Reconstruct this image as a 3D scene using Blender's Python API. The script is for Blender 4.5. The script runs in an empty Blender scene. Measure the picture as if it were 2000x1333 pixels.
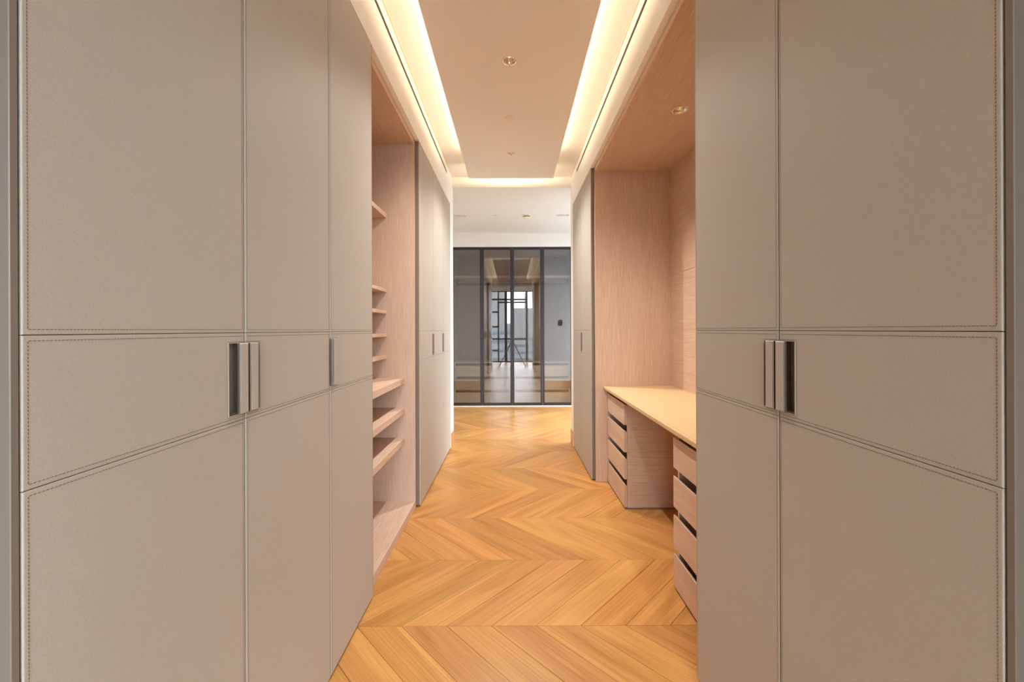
import bpy, bmesh, math, random
from mathutils import Vector, Matrix
random.seed(7)
S = bpy.context.scene
COL = S.collection
EYE = 1.235                      # camera height above the parquet

# ------------------------------------------------------------------ camera
cd = bpy.data.cameras.new('camera')
cam = bpy.data.objects.new('camera', cd); COL.objects.link(cam)
cam.location = (0, 0, EYE)
cam.rotation_euler = (math.pi / 2, 0.0037, 0)
cd.sensor_width = 36.0
cd.lens = 36.0 * 792 / 2000
cd.shift_x = -0.0002
cd.shift_y = -0.01075
cd.clip_start = 0.01
cd.clip_end = 5000
S.camera = cam

# ------------------------------------------------------------------ world, exposure
W = bpy.data.worlds.new('sky'); S.world = W
W.use_nodes = True
bg = W.node_tree.nodes['Background']
bg.inputs[0].default_value = (0.84, 0.92, 1.0, 1)
bg.inputs[1].default_value = 10.5
vs = S.view_settings
vs.view_transform = 'Standard'; vs.look = 'None'; vs.gamma = 1.0
vs.use_curve_mapping = False
vs.exposure = 1.02
S.cycles.max_bounces = 12
S.cycles.diffuse_bounces = 7
S.cycles.glossy_bounces = 5
S.cycles.transparent_max_bounces = 16
S.cycles.caustics_reflective = False
S.cycles.caustics_refractive = False
S.cycles.sample_clamp_indirect = 6.0

LED_POWER = 0.76                 # per metre of cove strip
LED_COLOR = (1.0, 0.80, 0.54)
SPOT_POWER = 66.0
SPOT_COLOR = (1.0, 0.95, 0.90)

def area_light(name, loc, sx, sy, rot, power, color, portal=False):
    l = bpy.data.lights.new(name, 'AREA'); l.shape = 'RECTANGLE'
    l.size = sx; l.size_y = sy; l.energy = power; l.color = color
    if portal: l.cycles.is_portal = True
    o = bpy.data.objects.new(name, l); COL.objects.link(o)
    o.location = loc; o.rotation_euler = rot
    return o

# daylight portals in the real window openings
area_light('window_bedroom_offscreen', (0.64, -2.44, 1.37), 3.1, 2.7, (-math.pi / 2, 0, math.pi), 1, (1, 1, 1), True)
area_light('window_far_room_offscreen', (2.28, 5.48, 1.38), 2.5, 1.8, (0, math.pi / 2, 0), 1, (1, 1, 1), True)

# ------------------------------------------------------------------ helpers
WORLD = {}
def lin(c):
    def f(v):
        v /= 255.0
        return v / 12.92 if v <= 0.04045 else ((v + 0.055) / 1.055) ** 2.4
    return (f(c[0]), f(c[1]), f(c[2]), 1.0)

def tag(o, label=None, cat=None, group=None, kind=None):
    if label: o['label'] = label
    if cat: o['category'] = cat
    if group: o['group'] = group
    if kind: o['kind'] = kind
    return o

def attach(o, parent):
    o.parent = parent
    o.matrix_parent_inverse = Matrix.Translation(-WORLD[parent.name])

def empty(name, loc, label=None, cat=None, group=None, kind=None):
    o = bpy.data.objects.new(name, None); COL.objects.link(o)
    o.empty_display_size = 0.1
    o.location = loc; WORLD[o.name] = Vector(loc)
    return tag(o, label, cat, group, kind)

def build(name, bm, mat, parent=None, smooth=False, kind=None):
    bmesh.ops.recalc_face_normals(bm, faces=bm.faces)
    xs = [v.co for v in bm.verts]
    lo = Vector((min(v.x for v in xs), min(v.y for v in xs), min(v.z for v in xs)))
    hi = Vector((max(v.x for v in xs), max(v.y for v in xs), max(v.z for v in xs)))
    c = (lo + hi) / 2; c.z = lo.z
    bmesh.ops.translate(bm, verts=bm.verts, vec=-c)
    me = bpy.data.meshes.new(name); bm.to_mesh(me); bm.free()
    me.materials.append(mat)
    if smooth:
        for p in me.polygons: p.use_smooth = True
    o = bpy.data.objects.new(name, me); COL.objects.link(o)
    o.location = c; WORLD[o.name] = c
    if parent is not None: attach(o, parent)
    if kind: o['kind'] = kind
    return o

def box(bm, x0, x1, y0, y1, z0, z1, bev=0.0, seg=1):
    x0, x1 = sorted((x0, x1)); y0, y1 = sorted((y0, y1)); z0, z1 = sorted((z0, z1))
    vs = [bm.verts.new(p) for p in ((x0, y0, z0), (x1, y0, z0), (x1, y1, z0), (x0, y1, z0),
                                    (x0, y0, z1), (x1, y0, z1), (x1, y1, z1), (x0, y1, z1))]
    fs = [bm.faces.new([vs[i] for i in q]) for q in
          ((0, 3, 2, 1), (4, 5, 6, 7), (0, 1, 5, 4), (1, 2, 6, 5), (2, 3, 7, 6), (3, 0, 4, 7))]
    if bev:
        es = set(e for f in fs for e in f.edges)
        bmesh.ops.bevel(bm, geom=list(es), offset=bev, segments=seg, profile=0.5, affect='EDGES')
    return bm

def bx(*a, **k):
    return box(bmesh.new(), *a, **k)

def boxes(lst):
    bm = bmesh.new()
    for b in lst: box(bm, *b)
    return bm

def prism(poly, x0, x1, bev=0.0, front=None):
    """poly in (y, z), extruded from x0 to x1."""
    bm = bmesh.new()
    a = [bm.verts.new((x0, p[0], p[1])) for p in poly]
    b = [bm.verts.new((x1, p[0], p[1])) for p in poly]
    bm.faces.new(a); bm.faces.new(b[::-1])
    n = len(poly)
    for i in range(n):
        bm.faces.new((a[i], b[i], b[(i + 1) % n], a[(i + 1) % n]))
    if bev:
        bmesh.ops.recalc_face_normals(bm, faces=bm.faces)
        es = [e for e in bm.edges if all(abs(v.co.x - front) < 1e-6 for v in e.verts)]
        bmesh.ops.bevel(bm, geom=es, offset=bev, segments=2, profile=0.5, affect='EDGES')
    return bm

def tube(bm, p0, p1, r0, r1=None, n=12):
    p0, p1 = Vector(p0), Vector(p1); r1 = r0 if r1 is None else r1
    d = (p1 - p0).normalized()
    u = d.orthogonal().normalized(); v = d.cross(u)
    A = []; B = []
    for i in range(n):
        t = 2 * math.pi * i / n
        w = u * math.cos(t) + v * math.sin(t)
        A.append(bm.verts.new(p0 + w * r0)); B.append(bm.verts.new(p1 + w * r1))
    for i in range(n):
        bm.faces.new((A[i], A[(i + 1) % n], B[(i + 1) % n], B[i]))
    bm.faces.new(A[::-1]); bm.faces.new(B)
    return bm

def lathe(profile, c, n=32, close=False):
    """profile (r, z) around a vertical axis at c."""
    bm = bmesh.new(); rings = []
    for r, z in profile:
        if r < 1e-6:
            rings.append([bm.verts.new((c[0], c[1], c[2] + z))])
        else:
            rings.append([bm.verts.new((c[0] + r * math.cos(2 * math.pi * i / n), c[1] + r * math.sin(2 * math.pi * i / n), c[2] + z)) for i in range(n)])
    prs = list(zip(rings, rings[1:]))
    if close: prs.append((rings[-1], rings[0]))
    for a, b in prs:
        for i in range(n):
            j = (i + 1) % n
            if len(a) == 1 and len(b) == 1: continue
            if len(a) == 1: bm.faces.new((a[0], b[i], b[j]))
            elif len(b) == 1: bm.faces.new((a[i], a[j], b[0]))
            else: bm.faces.new((a[i], a[j], b[j], b[i]))
    return bm

def holed_plate(x0, x1, y0, y1, z0, z1, holes):
    """horizontal board with through holes: (cx, cy, radius) or (cx, cy, half_x, half_y); holes sorted by y, not sharing y."""
    bm = bmesh.new()
    def quad(pts):
        bm.faces.new([bm.verts.new(p) for p in pts])
    def rect(a0, a1, b0, b1):
        quad([(a0, b0, z0), (a0, b1, z0), (a1, b1, z0), (a1, b0, z0)])
        quad([(a0, b0, z1), (a1, b0, z1), (a1, b1, z1), (a0, b1, z1)])
    def ray(hx, hy, t):
        c, s = math.cos(t), math.sin(t)
        k = min(hx / abs(c) if abs(c) > 1e-9 else 1e9, hy / abs(s) if abs(s) > 1e-9 else 1e9)
        return k * c, k * s
    def cell(a0, a1, b0, b1, h):
        cx, cy = h[0], h[1]
        ang = set(2 * math.pi * i / 32 for i in range(32))
        for X in (a0, a1):
            for Y in (b0, b1):
                ang.add(math.atan2(Y - cy, X - cx) % (2 * math.pi))
        if len(h) == 4:
            for sx in (-1, 1):
                for sy in (-1, 1):
                    ang.add(math.atan2(sy * h[3], sx * h[2]) % (2 * math.pi))
        ang = sorted(ang)
        def outer(t):
            c, s = math.cos(t), math.sin(t); k = 1e9
            if c > 1e-9: k = min(k, (a1 - cx) / c)
            if c < -1e-9: k = min(k, (a0 - cx) / c)
            if s > 1e-9: k = min(k, (b1 - cy) / s)
            if s < -1e-9: k = min(k, (b0 - cy) / s)
            return cx + k * c, cy + k * s
        def inner(t):
            if len(h) == 3: return cx + h[2] * math.cos(t), cy + h[2] * math.sin(t)
            p = ray(h[2], h[3], t); return cx + p[0], cy + p[1]
        for i, t in enumerate(ang):
            u = ang[(i + 1) % len(ang)]
            o1, o2, i1, i2 = outer(t), outer(u), inner(t), inner(u)
            for z in (z0, z1):
                quad([(*o1, z), (*o2, z), (*i2, z), (*i1, z)])
            quad([(*i1, z0), (*i2, z0), (*i2, z1), (*i1, z1)])
    # group holes by y rows
    rows = []
    for h in sorted(holes, key=lambda h: h[1]):
        if rows and abs(rows[-1][0][1] - h[1]) < 0.02: rows[-1].append(h)
        else: rows.append([h])
    y = y0
    for row in rows:
        ext = max((h[2] if len(h) == 3 else h[3]) for h in row) + 0.03
        cy = row[0][1]
        rect(x0, x1, y, cy - ext)
        row.sort(key=lambda h: h[0]); x = x0
        for k, h in enumerate(row):
            xe = x1 if k == len(row) - 1 else (h[0] + row[k + 1][0]) / 2
            cell(x, xe, cy - ext, cy + ext, h); x = xe
        y = cy + ext
    rect(x0, x1, y, y1)
    for a, b in (((x0, y0), (x1, y0)), ((x1, y0), (x1, y1)), ((x1, y1), (x0, y1)), ((x0, y1), (x0, y0))):
        quad([(*a, z0), (*b, z0), (*b, z1), (*a, z1)])
    bmesh.ops.remove_doubles(bm, verts=bm.verts, dist=1e-5)
    return bm

# ------------------------------------------------------------------ materials
def new_mat(name):
    m = bpy.data.materials.new(name); m.use_nodes = True
    nt = m.node_tree
    return m, nt, nt.nodes['Principled BSDF']

def plain(name, rgb, rough=0.5, metal=0.0, bump=0.0, bscale=200.0, spec=0.5):
    m, nt, b = new_mat(name)
    b.inputs['Base Color'].default_value = lin(rgb)
    b.inputs['Roughness'].default_value = rough
    b.inputs['Metallic'].default_value = metal
    b.inputs['Specular IOR Level'].default_value = spec
    if bump:
        tc = nt.nodes.new('ShaderNodeTexCoord')
        n = nt.nodes.new('ShaderNodeTexNoise'); n.inputs['Scale'].default_value = bscale
        n.inputs['Detail'].default_value = 3
        nt.links.new(tc.outputs['Object'], n.inputs['Vector'])
        bp = nt.nodes.new('ShaderNodeBump'); bp.inputs['Strength'].default_value = bump
        bp.inputs['Distance'].default_value = 0.001
        nt.links.new(n.outputs['Fac'], bp.inputs['Height'])
        nt.links.new(bp.outputs['Normal'], b.inputs['Normal'])
    return m

def leather(name, rgb):
    m, nt, b = new_mat(name)
    tc = nt.nodes.new('ShaderNodeTexCoord')
    n = nt.nodes.new('ShaderNodeTexNoise'); n.inputs['Scale'].default_value = 420; n.inputs['Detail'].default_value = 4
    nt.links.new(tc.outputs['Object'], n.inputs['Vector'])
    r = nt.nodes.new('ShaderNodeValToRGB')
    c = lin(rgb)
    r.color_ramp.elements[0].position = 0.3; r.color_ramp.elements[1].position = 0.7
    r.color_ramp.elements[0].color = (c[0] * 0.93, c[1] * 0.925, c[2] * 0.92, 1)
    r.color_ramp.elements[1].color = (c[0] * 1.05, c[1] * 1.05, c[2] * 1.05, 1)
    nt.links.new(n.outputs['Fac'], r.inputs['Fac'])
    nt.links.new(r.outputs['Color'], b.inputs['Base Color'])
    v = nt.nodes.new('ShaderNodeTexVoronoi'); v.inputs['Scale'].default_value = 700
    nt.links.new(tc.outputs['Object'], v.inputs['Vector'])
    bp = nt.nodes.new('ShaderNodeBump'); bp.inputs['Strength'].default_value = 0.25; bp.inputs['Distance'].default_value = 0.0006
    nt.links.new(v.outputs['Distance'], bp.inputs['Height'])
    nt.links.new(bp.outputs['Normal'], b.inputs['Normal'])
    b.inputs['Roughness'].default_value = 0.55
    b.inputs['Specular IOR Level'].default_value = 0.35
    return m

def oak(name, light, dark, grain='z', rough=0.5, fine=160.0, vary=0.0, figure=0.5):
    """oak with fibres running along the given local axis"""
    m, nt, b = new_mat(name)
    N, L = nt.nodes.new, nt.links.new
    tc = N('ShaderNodeTexCoord'); oi = N('ShaderNodeObjectInfo')
    mul = N('ShaderNodeVectorMath'); mul.operation = 'SCALE'
    cmb = N('ShaderNodeCombineXYZ')
    for i in range(3): L(oi.outputs['Random'], cmb.inputs[i])
    mul.inputs['Scale'].default_value = 37.0
    L(cmb.outputs[0], mul.inputs[0])
    add = N('ShaderNodeVectorMath'); add.operation = 'ADD'
    L(tc.outputs['Object'], add.inputs[0]); L(mul.outputs[0], add.inputs[1])
    ax = 'xyz'.index(grain)
    def mapped(across, along):
        mp = N('ShaderNodeMapping')
        s = [across] * 3; s[ax] = along
        mp.inputs['Scale'].default_value = s
        L(add.outputs[0], mp.inputs['Vector']); return mp
    n1 = N('ShaderNodeTexNoise'); n1.inputs['Scale'].default_value = 1.0; n1.inputs['Detail'].default_value = 4
    L(mapped(fine, fine * 0.02).outputs[0], n1.inputs['Vector'])
    # broad cathedral figure: noise-warped bands
    n2 = N('ShaderNodeTexNoise'); n2.inputs['Scale'].default_value = 1.0; n2.inputs['Detail'].default_value = 2
    n2.inputs['Distortion'].default_value = 0.6
    L(mapped(9, 1.1).outputs[0], n2.inputs['Vector'])
    fr = N('ShaderNodeMath'); fr.operation = 'MULTIPLY'; fr.inputs[1].default_value = 14.0
    L(n2.outputs['Fac'], fr.inputs[0])
    sn = N('ShaderNodeMath'); sn.operation = 'SINE'; L(fr.outputs[0], sn.inputs[0])
    sm = N('ShaderNodeMath'); sm.operation = 'MULTIPLY_ADD'; sm.inputs[1].default_value = 0.5; sm.inputs[2].default_value = 0.5
    L(sn.outputs[0], sm.inputs[0])
    mix = N('ShaderNodeMix'); mix.data_type = 'FLOAT'
    mix.inputs[0].default_value = figure
    L(n1.outputs['Fac'], mix.inputs[2]); L(sm.outputs[0], mix.inputs[3])
    r = N('ShaderNodeValToRGB')
    r.color_ramp.elements[0].position = 0.25; r.color_ramp.elements[1].position = 0.72
    r.color_ramp.elements[0].color = lin(dark); r.color_ramp.elements[1].color = lin(light)
    L(mix.outputs[0], r.inputs['Fac'])
    out = r.outputs['Color']
    if vary:
        hs = N('ShaderNodeHueSaturation')
        mr = N('ShaderNodeMapRange'); mr.inputs['To Min'].default_value = 1 - vary; mr.inputs['To Max'].default_value = 1 + vary
        L(oi.outputs['Random'], mr.inputs['Value']); L(mr.outputs[0], hs.inputs['Value'])
        m2 = N('ShaderNodeMapRange'); m2.inputs['To Min'].default_value = 0.493; m2.inputs['To Max'].default_value = 0.503
        ml = N('ShaderNodeMath'); ml.operation = 'FRACT'
        m3 = N('ShaderNodeMath'); m3.operation = 'MULTIPLY'; m3.inputs[1].default_value = 7.31
        L(oi.outputs['Random'], m3.inputs[0]); L(m3.outputs[0], ml.inputs[0]); L(ml.outputs[0], m2.inputs['Value'])
        L(m2.outputs[0], hs.inputs['Hue'])
        L(out, hs.inputs['Color']); out = hs.outputs['Color']
    L(out, b.inputs['Base Color'])
    bp = N('ShaderNodeBump'); bp.inputs['Strength'].default_value = 0.15; bp.inputs['Distance'].default_value = 0.001
    L(n1.outputs['Fac'], bp.inputs['Height']); L(bp.outputs['Normal'], b.inputs['Normal'])
    b.inputs['Roughness'].default_value = rough
    b.inputs['Specular IOR Level'].default_value = 0.4
    return m

M = {}
M['white'] = plain('white_plaster', (240, 237, 233), 0.85, bump=0.05, bscale=150)
M['panel'] = plain('ceiling_paint', (240, 237, 233), 0.85, bump=0.05, bscale=150)
M['trimwhite'] = plain('white_trim', (228, 216, 200), 0.6)
M['leather'] = leather('greige_leather', (178, 170, 159))
M['core'] = plain('door_edge_lacquer', (120, 106, 95), 0.5)
M['thread'] = plain('stitch_thread', (128, 101, 76), 0.9)
M['bronze'] = plain('champagne_metal', (168, 156, 144), 0.38, 1.0)
M['pocket'] = plain('handle_pocket_metal', (172, 160, 147), 0.4, 0.0)
M['jamb'] = plain('greige_lacquer', (122, 112, 101), 0.4)
M['oak_v'] = oak('oak_veneer_vertical', (217, 191, 170), (185, 154, 132), 'z', 0.5, 330, figure=0.06)
M['oak_h'] = oak('oak_veneer_lengthwise', (217, 191, 170), (185, 154, 132), 'y', 0.5, 330, figure=0.08)
M['oak_x'] = oak('oak_veneer_crosswise', (217, 191, 170), (185, 154, 132), 'x', 0.5, 330, figure=0.06)
M['oak_edge'] = oak('oak_edge_band', (236, 208, 178), (214, 182, 150), 'y', 0.5, 190, figure=0.1)
M['plank'] = oak('oak_parquet', (204, 152, 86), (170, 116, 58), 'x', 0.32, 130, vary=0.13, figure=0.22)
M['screed'] = plain('dark_screed', (60, 40, 24), 0.9)
M['desk'] = leather('tan_desk_leather', (212, 180, 136))
M['chrome'] = plain('reflector_chrome', (236, 226, 216), 0.08, 1.0)
M['whitemetal'] = plain('white_enamel', (240, 228, 214), 0.4)
M['dark_metal'] = plain('dark_bronze_frame', (58, 54, 58), 0.4, 0.6)
M['grey_fabric'] = oak('grey_textile_panel', (190, 178, 164), (160, 148, 136), 'z', 0.8, 260, figure=0.05)
M['drawer_grey'] = oak('pale_oak_drawer', (226, 212, 192), (200, 184, 164), 'x', 0.6, 200, figure=0.15)
M['plastic_dark'] = plain('dark_plastic', (20, 20, 22), 0.4)
M['switch'] = plain('bronze_switch', (92, 78, 66), 0.4, 0.6)
M['curtain'] = plain('beige_curtain', (200, 184, 168), 0.9)
M['tower'] = plain('tower_concrete', (128, 126, 122), 0.9)
M['towerglass'] = plain('tower_glass', (84, 94, 104), 0.6)
M['sea'] = plain('sea_water', (84, 104, 112), 0.5)

def emissive(name, rgb, strength):
    m, nt, b = new_mat(name)
    b.inputs['Base Color'].default_value = (0.8, 0.8, 0.8, 1)
    b.inputs['Emission Color'].default_value = (*rgb, 1)
    b.inputs['Emission Strength'].default_value = strength
    return m
M['lamp'] = emissive('warm_lamp', (1.0, 0.92, 0.8), 14.0)
M['led'] = emissive('warm_led', LED_COLOR, 2.0)

def tinted_glass(name, tint, fac, rough=0.0):
    m = bpy.data.materials.new(name); m.use_nodes = True
    nt = m.node_tree; nt.nodes.clear()
    o = nt.nodes.new('ShaderNodeOutputMaterial')
    t = nt.nodes.new('ShaderNodeBsdfTransparent'); t.inputs[0].default_value = tint
    g = nt.nodes.new('ShaderNodeBsdfGlossy'); g.inputs['Roughness'].default_value = rough
    g.inputs['Color'].default_value = (0.95, 0.96, 1.0, 1)
    mx = nt.nodes.new('ShaderNodeMixShader'); mx.inputs[0].default_value = fac
    nt.links.new(t.outputs[0], mx.inputs[1]); nt.links.new(g.outputs[0], mx.inputs[2])
    nt.links.new(mx.outputs[0], o.inputs[0])
    return m
M['smoked'] = tinted_glass('smoked_glass', (0.76, 0.75, 0.745, 1), 0.12)
M['clear'] = tinted_glass('window_glass', (0.95, 0.97, 0.97, 1), 0.05)

# ------------------------------------------------------------------ key measures (metres)
XD = 0.645            # door faces
XC = 0.675            # carcass / niche front
XB = 1.30             # back of cabinets
ZT = EYE + 1.319      # door tops
ZC = EYE + 1.661      # upper ceiling
ZP = EYE + 1.55       # dropped panel underside, far room ceiling
Y0, Y1 = -0.40, 4.44  # corridor
YF = 6.53             # far wall
RX = 2.30             # half width of the rooms at both ends
PW = 0.431            # half width of dropped panel
ZW = 2.573            # top of far wardrobe

LEFT_NEAR = (0.531, 0.978, 1.435, 1.875)
LEFT_FAR = (2.832, 3.33, 3.80, 4.243)
RIGHT_NEAR = (0.531, 0.981, 1.429)
RIGHT_FAR = (3.315, 3.795, 4.29)

# ------------------------------------------------------------------ floor
floor = build('floor', bx(-RX - .1, RX + .1, -2.6, YF + .75, -0.09, -0.0125), M['screed'])
tag(floor, 'honey oak chevron parquet floor of the dressing room', 'floor', kind='structure')
ROW, PIT = 0.485, 0.187
def plank_mesh(sgn):
    """parallelogram board, local x along its length, corners cut along the row lines"""
    ang = math.radians(45) * sgn
    g = 0.0005; b = 0.0012
    def corners(ins):
        r = ROW / 2 - ins; p = PIT / 2 - ins * 1.414
        pts = [(-p - sgn * r, -r), (p - sgn * r, -r), (p + sgn * r, r), (-p + sgn * r, r)]
        c, s = math.cos(-ang), math.sin(-ang)
        return [(c * x - s * y, s * x + c * y) for x, y in pts]
    lo, hi = corners(g), corners(g + b)
    bm = bmesh.new()
    B = [bm.verts.new((x, y, -0.012)) for x, y in lo]
    Mv = [bm.verts.new((x, y, -b)) for x, y in lo]
    T = [bm.verts.new((x, y, 0)) for x, y in hi]
    for A, C in ((B, Mv), (Mv, T)):
        for i in range(4): bm.faces.new((A[i], A[(i + 1) % 4], C[(i + 1) % 4], C[i]))
    bm.faces.new(T)
    bmesh.ops.recalc_face_normals(bm, faces=bm.faces)
    me = bpy.data.meshes.new('plank'); bm.to_mesh(me); bm.free()
    me.materials.append(M['plank'])
    return me, ang
PM = {1: plank_mesh(1), -1: plank_mesh(-1)}
LINE0, JOINT0 = 1.692, -0.466
cand = []
for r in range(-9, 11):
    ya = LINE0 + r * ROW; yc = ya + ROW / 2
    if ya + ROW < -2.45 or ya > YF - 0.01: continue
    sgn = 1 if r % 2 == 0 else -1
    # joints on even lines sit at JOINT0 + k*PIT, on odd lines shifted by ROW
    j0 = JOINT0 + (ROW / 2)
    for k in range(-16, 17):
        xc = j0 + (k + 0.5) * PIT
        if abs(xc) > RX - 0.30: continue
        corridor = Y0 < yc < Y1
        if corridor and abs(xc) > (1.50 if xc > 0 else 1.12): continue
        if corridor and yc < 1.0 and abs(xc) > 0.95: continue
        cand.append((yc, xc, sgn))
def seen(c):
    y, x, s = c
    if y < 1.15: return 1e6 - y
    # hidden behind corridor walls
    if y > Y1 and abs(x) > XD * y / 4.44 + 0.35: return 1e5 + abs(x)
    if y < Y1 and x < -1.05: return 1e5
    return y
cand.sort(key=seen)
near, rest = cand[:290], cand[290:]
for y, x, s in near:
    me, ang = PM[s]
    o = bpy.data.objects.new('plank', me); COL.objects.link(o)
    o.location = (x, y, 0); o.rotation_euler = (0, 0, ang)
    attach(o, floor)
if rest:
    bm = bmesh.new()
    for y, x, s in rest:
        me, ang = PM[s]
        n0 = len(bm.verts)
        bm.from_mesh(me); bm.verts.ensure_lookup_table()
        vv = bm.verts[n0:]
        bmesh.ops.rotate(bm, verts=vv, cent=(0, 0, 0), matrix=Matrix.Rotation(ang, 3, 'Z'))
        bmesh.ops.translate(bm, verts=vv, vec=(x, y, 0))
    build('plank_field', bm, M['plank'], floor, kind='stuff')

# ------------------------------------------------------------------ walls
SLOT0, SLOT1 = EYE + 1.560, EYE + 1.588
SLOT_END = 4.04
for s, nm in ((-1, 'wall_left'), (1, 'wall_right')):
    far_end = LEFT_FAR[-1] if s < 0 else RIGHT_FAR[-1]
    bl = [
        (s * XD, s * 1.42, Y0, Y1, ZT + .004, SLOT0),             # bulkhead below the slot
        (s * XD, s * 1.42, Y0, Y1, SLOT1, ZC + .10),              # bulkhead above the slot
        (s * XD, s * 1.42, SLOT_END, Y1, SLOT0, SLOT1),           # closed end of slot
        (s * (XD + .05), s * 1.42, Y0, SLOT_END, SLOT0, SLOT1),   # back of slot
        (s * 1.32, s * 1.42, 0.525, far_end + .004, 0, ZT + .004),   # behind cabinets
        (s * XD, s * 1.42, far_end + .004, Y1, 0, ZT + .004),        # end pier
        (s * 1.42, s * RX, Y1 - .12, Y1, 0, ZC + .10),            # wall facing the far room
        (s * (XC + .02), s * 1.42, Y0, 0.520, 0, ZT + .004),         # near pier behind the jamb
        (s * 1.42, s * RX, Y0, Y0 + .12, 0, ZC + .10),
    ]
    w = build(nm, boxes(bl), M['white'])
    tag(w, 'white plastered corridor wall with bulkhead above the cupboards', 'wall', kind='structure')
    g = build('air_slot', boxes([(s * (XD + .005), s * (XD + .048), Y0 + .3, SLOT_END - .002, SLOT0 + .0005, SLOT1 - .0005)]), M['plastic_dark'], w)
    # baseboard on the end pier
    bb = build('baseboard_left' if s < 0 else 'baseboard_right',
               boxes([(s * (XD - .008), s * (XD - .0005), far_end + .02, Y1 + .008, 0.001, 0.15),
                      (s * (XD - .008), s * RX, Y1 + .0005, Y1 + .008, 0.001, 0.15)]), M['plank'])
    tag(bb, 'oak skirting board at the foot of the white pier', 'baseboard', kind='structure')
    # near jamb panel beside the camera
    j = build('trim_1' if s < 0 else 'trim_2', bx(s * (XC - .012), s * (XC + .019), Y0 + .002, 0.521, 0.002, ZT, bev=.002), M['jamb'])
    tag(j, 'greige lacquered jamb panel at the corridor mouth', 'jamb', kind='structure')
    build('bead', bx(s * (XD + .0015), s * (XC + .019), 0.5215, 0.5315, 0.002, ZT, bev=.001), M['jamb'], j)
    # shadow-line trim under the upper ceiling
    t = build('trim_3' if s < 0 else 'trim_4', bx(s * (XD - .008), s * (XD - .0005), Y0, Y1 - .05, ZC - .012, ZC - .0005), M['trimwhite'])
    tag(t, 'thin cream trim where the bulkhead meets the ceiling', 'trim', kind='structure')

# far room and bedroom shells
def window_wall(name, wname, ya, yb, za, zb, y0, y1, ztop, label, wlabel):
    """side wall on the right with a two-light window"""
    x0, x1 = RX, RX + .10
    w = build(name, boxes([(x0, x1, y0, ya, 0, ztop), (x0, x1, yb, y1, 0, ztop),
                           (x0, x1, ya, yb, 0, za), (x0, x1, ya, yb, zb, ztop)]), M['white'])
    tag(w, label, 'wall', kind='structure')
    xa, xb = RX + .03, RX + .07
    ym = (ya + yb) / 2
    f = build(wname, boxes([(xa, xb, ya, ya + .05, za, zb), (xa, xb, yb - .05, yb, za, zb), (xa, xb, ya + .05, yb - .05, za, za + .05),
                        (xa, xb, ya + .05, yb - .05, zb - .05, zb), (xa, xb, ym - .025, ym + .025, za + .05, zb - .05)]), M['dark_metal'])
    tag(f, wlabel, 'window', kind='structure')
    for a, b in ((ya + .05, ym - .025), (ym + .025, yb - .05)):
        build('window_pane', bx(RX + .048, RX + .052, a, b, za + .05, zb - .05), M['clear'], f)
window_wall('wall_far_right', 'window_1', 4.58, 6.38, .1, 2.66, Y1, YF, ZP, 'white far room side wall with window opening', 'dark framed window of the far room')
w = build('wall_far_left', bx(-RX - .1, -RX, Y1, YF, 0, ZP), M['white'])
tag(w, 'plain white side wall of the far room', 'wall', kind='structure')

wb = build('wall_back', boxes([(-RX, RX, YF, YF + .65, ZW + .002, ZP), (-RX, -.985, YF, YF + .65, 0, ZW + .002), (.985, RX, YF, YF + .65, 0, ZW + .002),
                               (-.985, .985, YF + .62, YF + .65, 0, ZW + .002)]), M['white'])
tag(wb, 'white wall around the glass wardrobe', 'wall', kind='structure')

# ceiling: upper plate over the corridor, lower plate over the far room, dropped panel
CW = -0.006
TWIN = [(-0.70, 5.48, 0.085, 0.040), (0.69, 5.48, 0.085, 0.040)]
LAMPS = [(-0.010, 2.334), (-0.004, 3.558)]
ceil = build('ceiling', bx(-RX - .1, RX + .1, -2.6, Y1 - .04, ZC, ZC + .10), M['white'])
tag(ceil, 'cream painted ceiling with dropped centre panel and light coves', 'ceiling', kind='structure')
build('lower_ceiling', holed_plate(-RX, RX, Y1 - .04, YF + .65, ZP, ZC + .10, TWIN), M['white'], ceil)
build('dropped_panel', holed_plate(CW - PW, CW + PW, -0.12, 4.14, ZP, ZP + .03, [(x, y, .040) for x, y in LAMPS]), M['panel'], ceil)
build('entry_header', bx(-XD + .001, XD - .001, Y0, Y0 + .10, EYE + 1.45, ZC), M['white'], ceil)
build('panel_lip', bx(CW - PW, CW + PW, 4.128, 4.14, ZP + .0302, ZP + .043), M['panel'], ceil)
# hangers that hold the dropped panel
for yy in (0.2, 1.7, 3.0, 3.95):
    build('hanger', boxes([(CW - .015, CW + .015, yy - .015, yy + .015, ZP + .03, ZC)]), M['whitemetal'], ceil)

# bedroom behind the camera
w = build('wall_bedroom_right', bx(RX, RX + .1, -2.6, Y0 + .12, 0, ZC), M['white'])
tag(w, 'plain white bedroom side wall beside the tall window', 'wall', kind='structure')
w = build('wall_bedroom_left', bx(-RX - .1, -RX, -2.6, Y0 + .12, 0, ZC), M['white'])
tag(w, 'plain white bedroom side wall behind the corridor mouth', 'wall', kind='structure')
wx, wr, wz = 0.92, 2.20, 2.74
w = build('wall_window', boxes([(-RX, -wx, -2.6, -2.5, 0, ZC), (wr, RX, -2.6, -2.5, 0, ZC), (-wx, wr, -2.6, -2.5, wz, ZC)]), M['white'])
tag(w, 'white bedroom wall around the tall window', 'wall', kind='structure')
def WX(px): return (px - 1000.4) * 15.5 / 792
def WZ(py): return EYE + (645 - py) * 15.5 / 792
xs = [-wx, WX(973.4), WX(988), WX(1029), wr]
win = build('window_2', boxes([(-wx, wr, -2.57, -2.50, 0.0, .05), (-wx, wr, -2.57, -2.50, wz - .04, wz), (-wx, -wx + .05, -2.57, -2.5, .05, wz - .04), (wr - .05, wr, -2.57, -2.5, .05, wz - .04)]), M['dark_metal'])
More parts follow.
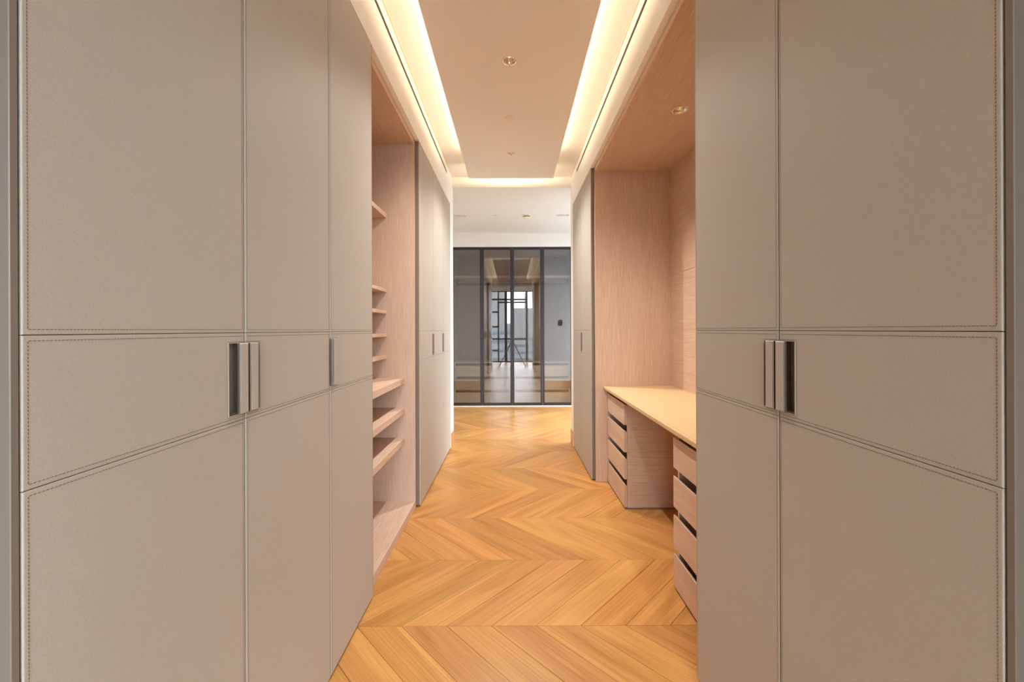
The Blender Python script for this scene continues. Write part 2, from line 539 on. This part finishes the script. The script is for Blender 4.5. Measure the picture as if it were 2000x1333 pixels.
tag(win, 'tall dark framed window looking out over hazy towers', 'window', kind='structure')
for x, hw in ((xs[1], .028), (xs[2], .05), (xs[3], .04)):
    build('mullion', bx(x - hw, x + hw, -2.57, -2.49, .05, wz - .04), M['dark_metal'], win)
segs = [(-wx + .05, xs[1] - .028, (2.41, 1.926, 1.36, .893, .452)), (xs[1] + .028, xs[2] - .05, (2.41, 2.30, .893)), (xs[2] + .05, xs[3] - .04, (2.41, 2.30, .893)), (xs[3] + .04, wr - .05, ())]
for a, b, zs in segs:
    for z in zs:
        build('transom', bx(a, b, -2.56, -2.50, z - .03, z + .03), M['dark_metal'], win)
    cuts = [.05] + sorted(zs) + [wz - .04]
    for c0, c1 in zip(cuts, cuts[1:]):
        build('window_pane', bx(a, b, -2.537, -2.533, c0 + .024, c1 - .024), M['clear'], win)

# ------------------------------------------------------------------ leather wardrobes
BAND_LO, BAND_HI = EYE - .2115, EYE - .0045
HZ0, HZ1 = EYE - .198, EYE - .026         # handle cut-out
DB = 0.012                                 # door bottom above floor
GAP = 0.0025

def stitch_run(bm, X, s, a, b, pitch=.0050, ln=.0033, wd=.00048):
    (ya, za), (yb, zb) = a, b
    L = math.hypot(yb - ya, zb - za); n = max(1, int(L / pitch))
    dy, dz = (yb - ya) / L, (zb - za) / L
    py, pz = -dz, dy
    for i in range(n):
        t = (i + .5) * L / n
        cy, cz = ya + dy * t, za + dz * t
        # stitches lean a little across their line
        ey, ez = dy + py * .12, dz + pz * .12
        q = []
        for u, v in ((-.5, -1), (.5, -1), (.5, 1), (-.5, 1)):
            q.append((cy + ey * ln * u + py * wd * v, cz + ez * ln * u + pz * wd * v))
        top = [bm.verts.new((X - s * .0005, y, z)) for y, z in q]
        bot = [bm.verts.new((X + s * .0002, y, z)) for y, z in q]
        bm.faces.new(top)
        for k in range(4):
            bm.faces.new((top[k], top[(k + 1) % 4], bot[(k + 1) % 4], bot[k]))

def notch_poly(ya, yb, za, zb, where):
    hw = .0565
    h0, h1 = HZ0, HZ1
    if where == 'far':
        return [(ya, za), (yb, za), (yb, h0), (yb - hw, h0), (yb - hw, h1), (yb, h1), (yb, zb), (ya, zb)]
    if where == 'near':
        return [(ya, za), (yb, za), (yb, zb), (ya, zb), (ya, h1), (ya + hw, h1), (ya + hw, h0), (ya, h0)]
    return [(ya, za), (yb, za), (yb, zb), (ya, zb)]

def make_door(parent, s, ya, yb, where, stitched):
    ya += GAP; yb -= GAP
    core = build('door', prism(notch_poly(ya, yb, DB, ZT, where), s * (XD + .0065), s * (XC - .001)), M['core'], parent)
    rows = [(DB, BAND_LO - .0005, None), (BAND_LO + .0005, BAND_HI - .0005, where), (BAND_HI + .0005, ZT, None)]
    for za, zb, wh in rows:
        build('leather_panel', prism(notch_poly(ya + .0003, yb - .0003, za, zb, wh), s * XD, s * (XD + .0065), bev=.0014, front=s * XD), M['leather'], core)
        if stitched:
            bm = bmesh.new(); i = .0062; j = .0072
            a, b, c, d = (ya + i, za + j), (yb - i, za + j), (yb - i, zb - j), (ya + i, zb - j)
            if zb >= ZT - .01: c = (yb - i, ZT - .004); d = (ya + i, ZT - .004)
            if wh == 'far':
                runs = [(a, b), (d, c), (a, d)]
            elif wh == 'near':
                runs = [(a, b), (d, c), (b, c)]
            else:
                runs = [(a, d), (b, c)]
                if za > DB: runs.append((a, b))
                if zb < ZT: runs.append((d, c))
            for r in runs: stitch_run(bm, s * XD, s, *r)
            build('stitching', bm, M['thread'], core, kind='stuff')
    if where:
        # pocket lining: back plate and a thin rim, open towards the door edge
        k = 1 if where == 'far' else -1
        e = yb if where == 'far' else ya
        def Y(d): return e - k * d            # d = distance in from the door edge
        rim, depth = .0026, XC - .0035
        hw = .0562
        lo, hi = HZ0 + .0003, HZ1 - .0003
        pb = boxes([
            (s * (depth - .002), s * depth, Y(hw), Y(.0005), lo, hi),
            (s * (XD - .0018), s * (depth - .002), Y(hw), Y(hw - rim), lo, hi),
            (s * (XD - .0018), s * (depth - .002), Y(hw - rim), Y(.0005), lo, lo + rim),
            (s * (XD - .0018), s * (depth - .002), Y(hw - rim), Y(.0005), hi - rim, hi)])
        build('handle_pocket', pb, M['pocket'], core)
        g = bmesh.new()
        box(g, s * .6335, s * .6405, Y(.0325), Y(.0005), lo + rim, hi - rim, bev=.0012)
        box(g, s * .6405, s * (depth - .002), Y(.0045), Y(.0005), lo + rim, hi - rim)
        build('handle_grip', g, M['bronze'], core)
        build('leather_inlay', bx(s * .6325, s * .6338, Y(.0300), Y(.0040), lo + rim + .002, hi - rim - .002, bev=.0004), M['leather'], core)

def make_wardrobe(s, ys, handles, label, stitched, group):
    t = empty('wardrobe', (s * .98, (ys[0] + ys[-1]) / 2, 0), label, 'wardrobe', group)
    a, b = ys[0] + .001, ys[-1] - .001
    x0, x1 = s * XC, s * XB
    cz0, cz1 = 0.001, ZT
    build('carcass', boxes([(x0, x1, a, a + .018, cz0, cz1), (x0, x1, b - .018, b, cz0, cz1),
                            (x0, x1, a + .018, b - .018, cz1 - .018, cz1), (x0, x1, a + .018, b - .018, .05, .068),
                            (s * (XB - .01), x1, a + .018, b - .018, .068, cz1 - .018)]), M['core'], t)
    build('plinth', bx(s * (XC + .018), s * (XC + .03), a + .018, b - .018, 0.001, .05), M['core'], t)
    for i in range(len(ys) - 1):
        make_door(t, s, ys[i], ys[i + 1], handles[i], stitched)
    return t

GRP = 'leather clad wardrobes along the corridor'
make_wardrobe(-1, LEFT_NEAR[:3], ('far', 'near'), 'greige leather double-door wardrobe with paired grips, facing its twin by the corridor mouth', True, GRP)
make_wardrobe(-1, LEFT_NEAR[2:], ('near',), 'single-door greige stitched leather wardrobe next to the open oak shelves', True, GRP)
make_wardrobe(1, RIGHT_NEAR, ('far', 'near'), 'greige stitched leather wardrobe with paired grips, hiding the near end of the desk', True, GRP)
make_wardrobe(-1, LEFT_FAR, ('far', 'far', None), 'three-door greige wardrobe between the open shelves and the white pier', False, GRP)
make_wardrobe(1, RIGHT_FAR, ('far', None), 'two-door greige wardrobe between the desk alcove and the white pier', False, GRP)

# ------------------------------------------------------------------ left open shelving
ya, yb = LEFT_NEAR[-1] + .001, LEFT_FAR[0] - .001
sh = empty('shelving_unit', (-.98, (ya + yb) / 2, 0), 'open oak shelving niche between the leather wardrobes', 'shelves')
ZS = EYE + 1.288
build('side_panel', bx(-XC, -XB, yb - .022, yb, 0.001, ZT, bev=.0006), M['oak_v'], sh)
build('side_panel', bx(-XC, -XB, ya, ya + .022, 0.001, ZT, bev=.0006), M['oak_v'], sh)
ia, ib = ya + .0222, yb - .0222
build('back_panel', bx(-XB + .012, -XB, ia, ib, .05, ZS), M['oak_v'], sh)
tp = build('top_panel', bx(-XC - .003, -XB, ia, ib, ZS, ZS + .03), M['oak_h'], sh)
build('edge_band', bx(-XC, -XC - .003, ia, ib, ZS, ZS + .03), M['oak_edge'], tp)
build('base_board', bx(-XC, -XB + .0122, ia, ib, .001, .05, bev=.001), M['oak_h'], sh)
for z, th in ((2.044, .030), (1.522, .022), (1.373, .022), (1.213, .022), (1.061, .022)):
    build('shelf', bx(-.869, -XB + .0122, ia, ib, z - th, z, bev=.001), M['oak_h'], sh)
for z in (.906, .70, .493):
    build('shelf', bx(-.747, -XB + .0122, ia, ib, z - .040, z, bev=.0012), M['oak_h'], sh)

# ------------------------------------------------------------------ right desk alcove
ya, yb = RIGHT_NEAR[-1] + .001, RIGHT_FAR[0] - .001
al = empty('desk_alcove', (.98, (ya + yb) / 2, 0), 'oak panelled alcove lining around the built-in desk', 'alcove')
build('side_panel', bx(XC, XB, yb - .022, yb, 0.001, ZT, bev=.0006), M['oak_v'], al)
build('side_panel', bx(XC, XB, ya, ya + .022, 0.001, ZT, bev=.0006), M['oak_v'], al)
ia, ib = ya + .0222, yb - .0222
for z0, z1 in ((.001, .776), (.776, EYE + .4375), (EYE + .4395, ZS - .0005)):
    build('back_panel', bx(XB - .012, XB, ia, ib, z0, z1, bev=.0008), M['oak_h'], al)
NICHE_LAMP = (.99, 2.38)
tp = build('top_panel', holed_plate(XC + .003, XB, ia, ib, ZS, ZS + .03, [(*NICHE_LAMP, .040)]), M['oak_h'], al)
build('edge_band', bx(XC, XC + .003, ia, ib, ZS, ZS + .03), M['oak_edge'], tp)

# desk top
DT = EYE - .458
bm = bx(.738, XB - .0125, ia + .0005, ib - .0005, DT - .026, DT)
es = [e for e in bm.edges if all(v.co.x < .75 for v in e.verts) and abs(e.verts[0].co.z - e.verts[1].co.z) < 1e-6]
bmesh.ops.bevel(bm, geom=es, offset=.006, segments=3, profile=.5, affect='EDGES')
d = empty('desk', (1.0, (ia + ib) / 2, DT - .026), 'tan leather topped built-in desk resting on two drawer units', 'desk')
build('desk_top', bm, M['desk'], d)
bm = bmesh.new()
box(bm, .7500, .7508, ia + .002, ib - .002, DT - .001, DT + .0004)
build('seam', bm, M['thread'], d)

def drawer_unit(y0, y1, label):
    u = empty('drawer_unit', (1.03, (y0 + y1) / 2, 0), label, 'drawers', 'oak drawer units under the desk')
    fx = .766; cx = fx + .022
    zt = DT - .0265
    build('carcass', boxes([(cx, XB - .0125, y0, y0 + .016, .012, zt), (cx, XB - .0125, y1 - .016, y1, .012, zt),
                            (XB - .025, XB - .0125, y0 + .016, y1 - .016, .012, zt)]), M['oak_x'], u)
    build('plinth', bx(cx - .012, XB - .0125, y0, y1, .001, .012), M['jamb'], u)
    for z0, z1 in ((.579, .722), (.392, .538), (.206, .353), (.016, .169)):
        # front board with a chamfered top that leaves the finger slot
        prof = [(fx, z0), (cx - .0015, z0), (cx - .0015, z1 - .012), (fx + .004, z1), (fx, z1 - .001)]
        bm = bmesh.new()
        A = [bm.verts.new((x, y0 + .0005, z)) for x, z in prof]; B = [bm.verts.new((x, y1 - .0005, z)) for x, z in prof]
        bm.faces.new(A); bm.faces.new(B[::-1])
        for i in range(5): bm.faces.new((A[i], B[i], B[(i + 1) % 5], A[(i + 1) % 5]))
        dr = build('drawer', bm, M['oak_h'], u)
        build('drawer_box', boxes([(cx + .036, XB - .03, y0 + .02, y0 + .03, z0 + .01, z1 - .03), (cx + .036, XB - .03, y1 - .03, y1 - .02, z0 + .01, z1 - .03),
                                   (cx + .036, XB - .03, y0 + .03, y1 - .03, z0 + .01, z0 + .016)]), M['oak_x'], dr)
drawer_unit(2.783, ib - .001, 'four-drawer oak unit under the desk against the far alcove panel')
drawer_unit(ia + .001, 1.934, 'four-drawer oak unit under the desk, half hidden by the leather wardrobe')

# ------------------------------------------------------------------ far glass wardrobe
gw = empty('glass_wardrobe', (0, YF + .3, 0), 'dark framed smoked glass wardrobe with four doors across the far wall', 'wardrobe')
gx = .982; yb0, yb1 = YF + .03, YF + .615
build('side_panel', bx(-gx, -gx + .02, yb0, yb1, .02, ZW), M['grey_fabric'], gw)
build('side_panel', bx(gx - .02, gx, yb0, yb1, .02, ZW), M['grey_fabric'], gw)
build('top_panel', bx(-gx + .02, gx - .02, yb0, yb1, ZW - .025, ZW), M['grey_fabric'], gw)
build('bottom_panel', bx(-gx, gx, yb0, yb1, .001, .02), M['drawer_grey'], gw)
build('back_panel', bx(-gx + .02, gx - .02, yb1 - .012, yb1, .02, ZW - .025), M['grey_fabric'], gw)
build('threshold', bx(-gx, gx, YF - .002, yb0 - .001, .001, .016), M['whitemetal'], gw)
build('divider', bx(-.012, .012, yb0, yb1 - .012, .02, ZW - .025), M['grey_fabric'], gw)
zsh = EYE + 105 * 6.72 / 792
for a, b in ((-gx + .02, -.012), (.012, gx - .02)):
    build('shelf', bx(a, b, yb0 + .08, yb1 - .013, zsh - .035, zsh), M['drawer_grey'], gw)
    rl = bmesh.new()
    box(rl, a + .03, b - .002, yb0 + .26, yb0 + .285, zsh - .135, zsh - .10)
    box(rl, a + .03, a + .045, yb0 + .26, yb0 + .285, zsh - .10, zsh - .036)
    box(rl, b - .03, b - .015, yb0 + .26, yb0 + .285, zsh - .10, zsh - .036)
    build('hanging_rail', rl, M['dark_metal'], gw)
    zd = EYE - 62 * 6.68 / 792
    build('drawer_top', bx(a, b, yb0 + .09, yb1 - .013, zd - .02, zd), M['drawer_grey'], gw)
    m = (a + b) / 2
    hh = (zd - .02 - .03) / 3
    for x0, x1 in ((a + .035, m - .012), (m + .012, b - .035)):
        for k in range(3):
            z0 = .03 + k * hh
            build('drawer', bx(x0, x1, yb0 + .10, yb0 + .118, z0, z0 + hh - .042, bev=.001), M['drawer_grey'], gw)
    for x0, x1 in ((a, a + .033), (m - .010, m + .010), (b - .033, b)):
        build('upright', bx(x0, x1, yb0 + .10, yb0 + .128, .021, zd - .021), M['drawer_grey'], gw)
dw = 0.4865
for i in range(4):
    x0 = -2 * dw + i * dw + .002; x1 = x0 + dw - .004
    f0, f1 = YF + .002, YF + .027
    z0, z1 = .018, ZW - .006
    st = .030
    dr = build('glass_door', boxes([(x0, x0 + st, f0, f1, z0, z1), (x1 - st, x1, f0, f1, z0, z1), (x0 + st, x1 - st, f0, f1, z0, z0 + .045), (x0 + st, x1 - st, f0, f1, z1 - .035, z1)]), M['dark_metal'], gw)
    build('glass_pane', bx(x0 + st, x1 - st, f0 + .008, f0 + .012, z0 + .045, z1 - .035), M['smoked'], dr)

# ------------------------------------------------------------------ cove lights
def led(x0, x1, y0, y1, rot, label, k=1.0):
    z = ZP + .0305
    o = build('led_strip', bx(x0, x1, y0, y1, z, z + .006), M['led'])
    tag(o, label, 'light', 'cove light strips')
    lx, ly = x1 - x0, y1 - y0
    ln = max(lx, ly)
    l = area_light('led_glow', ((x0 + x1) / 2, (y0 + y1) / 2, z + .012), lx, ly, rot, k * LED_POWER * ln, LED_COLOR)
    attach(l, o)
led(CW - .415, CW - .395, -0.10, 3.72, (0, math.radians(180 - 80), 0), 'warm light strip on the dropped panel edge over the shelving side')
led(CW + .395, CW + .415, -0.10, 3.72, (0, math.radians(180 + 80), 0), 'warm light strip on the dropped panel edge over the desk side')
led(CW - .36, CW + .36, 4.060, 4.080, (math.radians(180 - 60), 0, 0), 'warm light strip on the dropped panel end facing the glass wardrobe', 4.0)

# ------------------------------------------------------------------ downlights
def downlight(x, y, z, label, group, power=SPOT_POWER, ring=M['whitemetal'], size=132):
    o = empty('downlight', (x, y, z), label, 'downlight', group)
    c = (x, y, z)
    build('trim_ring', lathe([(.0372, 0.0), (.0372, -.0025), (.0455, -.0015), (.0455, -.0003), (.0385, -.0003), (.0385, 0.0)], c, 40, True), ring, o, True)
    build('reflector', lathe([(.0370, -.001), (.033, .018), (.027, .034), (.020, .046), (.0185, .046), (.0255, .035), (.0318, .018), (.0362, -.001)], c, 40, True), M['chrome'], o, True)
    build('lamp_lens', lathe([(0, .044), (.0195, .044), (.0195, .050), (0, .050)], c, 24), M['lamp'], o)
    l = bpy.data.lights.new('downlight_beam', 'SPOT'); l.energy = power; l.color = SPOT_COLOR
    l.spot_size = math.radians(size); l.spot_blend = 1.0; l.shadow_soft_size = .02
    lo = bpy.data.objects.new('downlight_beam', l); COL.objects.link(lo)
    lo.location = (x, y, z + .002); attach(lo, o)
downlight(*LAMPS[0], ZP, 'recessed chrome downlight in the dropped panel before the blank sensor disc', 'downlights in the dropped panel')
downlight(*LAMPS[1], ZP, 'recessed chrome downlight in the dropped panel between sensor disc and panel end', 'downlights in the dropped panel')
downlight(*NICHE_LAMP, ZS, 'recessed chrome downlight in the oak soffit above the desk', None, 19.0, size=104)

def disc(x, y, z, r, label):
    o = build('ceiling_sensor', lathe([(0, -.007), (r * .96, -.007), (r, -.005), (r, -.003), (r * .9, -.003), (r * .9, -.0002), (0, -.0002)], (x, y, z), 36), M['whitemetal'])
    tag(o, label, 'sensor', None)
disc(-.012, 2.958, ZP, .0355, 'flat blank round cover on the dropped ceiling panel between two downlights')
disc(-.217, 5.48, ZP, .037, 'flat blank round cover on the far room ceiling')

sd = empty('smoke_detector', (.204, 5.48, ZP), 'white domed smoke detector on the far room ceiling', 'smoke detector')
build('base', lathe([(0, -.0002), (.060, -.0002), (.060, -.012), (.056, -.016), (0, -.016)], (.204, 5.48, ZP), 36), M['whitemetal'], sd, False)
build('vent_ring', lathe([(0, -.0162), (.046, -.0162), (.046, -.026), (0, -.026)], (.204, 5.48, ZP), 36), M['plastic_dark'], sd)
build('dome', lathe([(0, -.0262), (.052, -.0262), (.052, -.032), (.042, -.044), (.022, -.050), (0, -.050)], (.204, 5.48, ZP), 36), M['whitemetal'], sd, True)

for k, (x, y, hx, hy) in enumerate(TWIN):
    o = empty('twin_downlight', (x, y, ZP), 'white rectangular twin recessed downlight in the far room ceiling beside the ' + ('flat round cover' if k == 0 else 'smoke detector'), 'downlight', 'twin downlights of the far room')
    build('frame', boxes([(x - hx - .004, x + hx + .004, y - hy - .004, y - hy + .004, ZP - .002, ZP - .0003), (x - hx - .004, x + hx + .004, y + hy - .004, y + hy + .004, ZP - .002, ZP - .0003),
                          (x - hx - .004, x - hx + .004, y - hy + .004, y + hy - .004, ZP - .002, ZP - .0003), (x + hx - .004, x + hx + .004, y - hy + .004, y + hy - .004, ZP - .002, ZP - .0003)]), M['whitemetal'], o)
    build('housing', bx(x - hx + .001, x + hx - .001, y - hy + .001, y + hy - .001, ZP + .045, ZP + .06), M['whitemetal'], o)
    for sx in (-1, 1):
        c = (x + sx * .042, y, ZP)
        build('reflector', lathe([(.037, .001), (.030, .022), (.022, .040), (.020, .040), (.0285, .022), (.0362, .001)], c, 32, True), M['whitemetal'], o, True)
        build('lamp_lens', lathe([(0, .036), (.020, .036), (.020, .042), (0, .042)], c, 24), M['plastic_dark'], o)

# ------------------------------------------------------------------ switch plate on the far face of the right pier
sx, sz = (1095 - 1000.4) * 8.6 / 792, EYE + 14 * 8.6 / 792
sw = empty('light_switch', (sx, Y1 + .001, sz - .06), 'bronze light switch on the pier wall facing the glass wardrobe', 'switch')
build('plate', bx(sx - .045, sx + .045, Y1 + .0005, Y1 + .009, sz - .06, sz + .06, bev=.002), M['switch'], sw)
for dx in (-.018, .018):
    build('rocker', bx(sx + dx - .015, sx + dx + .015, Y1 + .0092, Y1 + .013, sz - .035, sz + .035, bev=.001), M['switch'], sw)

# ------------------------------------------------------------------ tripod and camera (seen in the smoked glass)
ty = -.16
tr = empty('tripod', (0, ty, 0), 'black camera tripod mirrored in the smoked glass doors', 'tripod')
hub = Vector((0, ty, .86))
for ex, ey in ((-.44, ty - .25), (.44, ty - .25), (0, ty + .36)):
    foot = Vector((ex, ey, .012)); dirv = (foot - hub).normalized()
    rt = hub + Vector((dirv.x, dirv.y, 0)).normalized() * .03
    mid = rt.lerp(foot, .5)
    bm = bmesh.new(); tube(bm, rt, mid, .017, .017); tube(bm, mid, foot, .013, .012)
    lg = build('leg', bm, M['plastic_dark'], tr)
    build('foot', lathe([(0, 0), (.014, 0), (.014, .012), (.008, .02), (0, .02)], (ex, ey, .001), 16), M['plastic_dark'], lg)
    bm = bmesh.new(); tube(bm, mid - dirv * .02, mid + dirv * .02, .017)
    build('clamp', bm, M['dark_metal'], lg)
bm = bmesh.new(); tube(bm, (0, ty, .55), (0, ty, 1.05), .013)
build('centre_column', bm, M['dark_metal'], tr)
build('collar', lathe([(0, -.03), (.04, -.03), (.045, 0), (.03, .03), (0, .03)], tuple(hub), 24), M['plastic_dark'], tr)
bm = lathe([(0, 1.05), (.022, 1.05), (.03, 1.075), (.026, 1.105), (.014, 1.12), (0, 1.12)], (0, ty, 0), 24)
build('ball_head', bm, M['dark_metal'], tr, True)
build('plate', bx(-.03, .03, ty - .035, ty + .035, 1.12, 1.13), M['plastic_dark'], tr)
cm = empty('photo_camera', (0, -.15, 1.131), 'black camera with wide lens on the tripod', 'camera')
bm = bx(-.066, .066, -.20, -.125, 1.131, 1.228, bev=.006, seg=2)
build('body', bm, M['plastic_dark'], cm)
bm = bx(-.024, .024, -.20, -.13, 1.2285, 1.262, bev=.006)
build('viewfinder', bm, M['plastic_dark'], cm)
bm = bmesh.new(); tube(bm, (0, -.1245, 1.18), (0, -.035, 1.18), .034, .038, 28)
build('lens_barrel', bm, M['plastic_dark'], cm)

# ------------------------------------------------------------------ curtains beside the bedroom window
def curtain(xa, xb, label):
    bm = bmesh.new(); n = 64; zs = [0.015, 1.4, 2.80]
    rows = [[], []]
    for side, off in ((0, 0.0), (1, .004)):
        for z in zs:
            rows[side].append([bm.verts.new((xa + (xb - xa) * i / n, -2.36 - off + .035 * math.sin(i * 2 * math.pi / 8), z)) for i in range(n + 1)])
    for side in (0, 1):
        for r0, r1 in zip(rows[side], rows[side][1:]):
            for i in range(n): bm.faces.new((r0[i], r0[i + 1], r1[i + 1], r1[i]))
    o = build('curtain', bm, M['curtain'], None, True)
    tag(o, label, 'curtain', 'bedroom curtains')
curtain(-1.75, -.88, 'pale curtain at the bedroom window beside the small window panes')
curtain(1.85, 2.26, 'pale curtain at the bedroom window beside the wide open pane')

# ------------------------------------------------------------------ hazy city outside
def tower(x, y, w, dpt, z0, z1, label, mast):
    t = empty('tower_block', (x, y, z0), label, 'building', 'hazy towers outside')
    bm = bmesh.new()
    box(bm, x - w / 2, x + w / 2, y - dpt / 2, y + dpt / 2, z0, z0 + (z1 - z0) * .8)
    box(bm, x - w * .36, x + w * .36, y - dpt * .36, y + dpt * .36, z0 + (z1 - z0) * .8, z1)
    if mast: tube(bm, (x, y, z1), (x, y, z1 + (z1 - z0) * .12), w * .03, w * .01, 8)
    build('shaft', bm, M['tower'], t)
    bm = bmesh.new(); z = z0 + 6
    while z < z0 + (z1 - z0) * .78:
        box(bm, x - w / 2 - .3, x + w / 2 + .3, y - dpt / 2 - .3, y + dpt / 2 + .3, z, z + 2.2); z += 7
    build('window_bands', bm, M['towerglass'], t)
tower(-28, -330, 60, 50, -120, 38, 'broad hazy tower block outside the bedroom window', False)
tower(14, -420, 34, 34, -120, 24, 'slim hazy tower with a mast outside the bedroom window', True)
tower(60, -520, 48, 40, -120, 6, 'low hazy tower block near the horizon outside', False)
sea = build('ground', bx(-2500, 2500, -3500, 3500, -121, -120), M['sea'])
tag(sea, 'hazy flat sea and shore far below the window', 'ground', kind='structure')
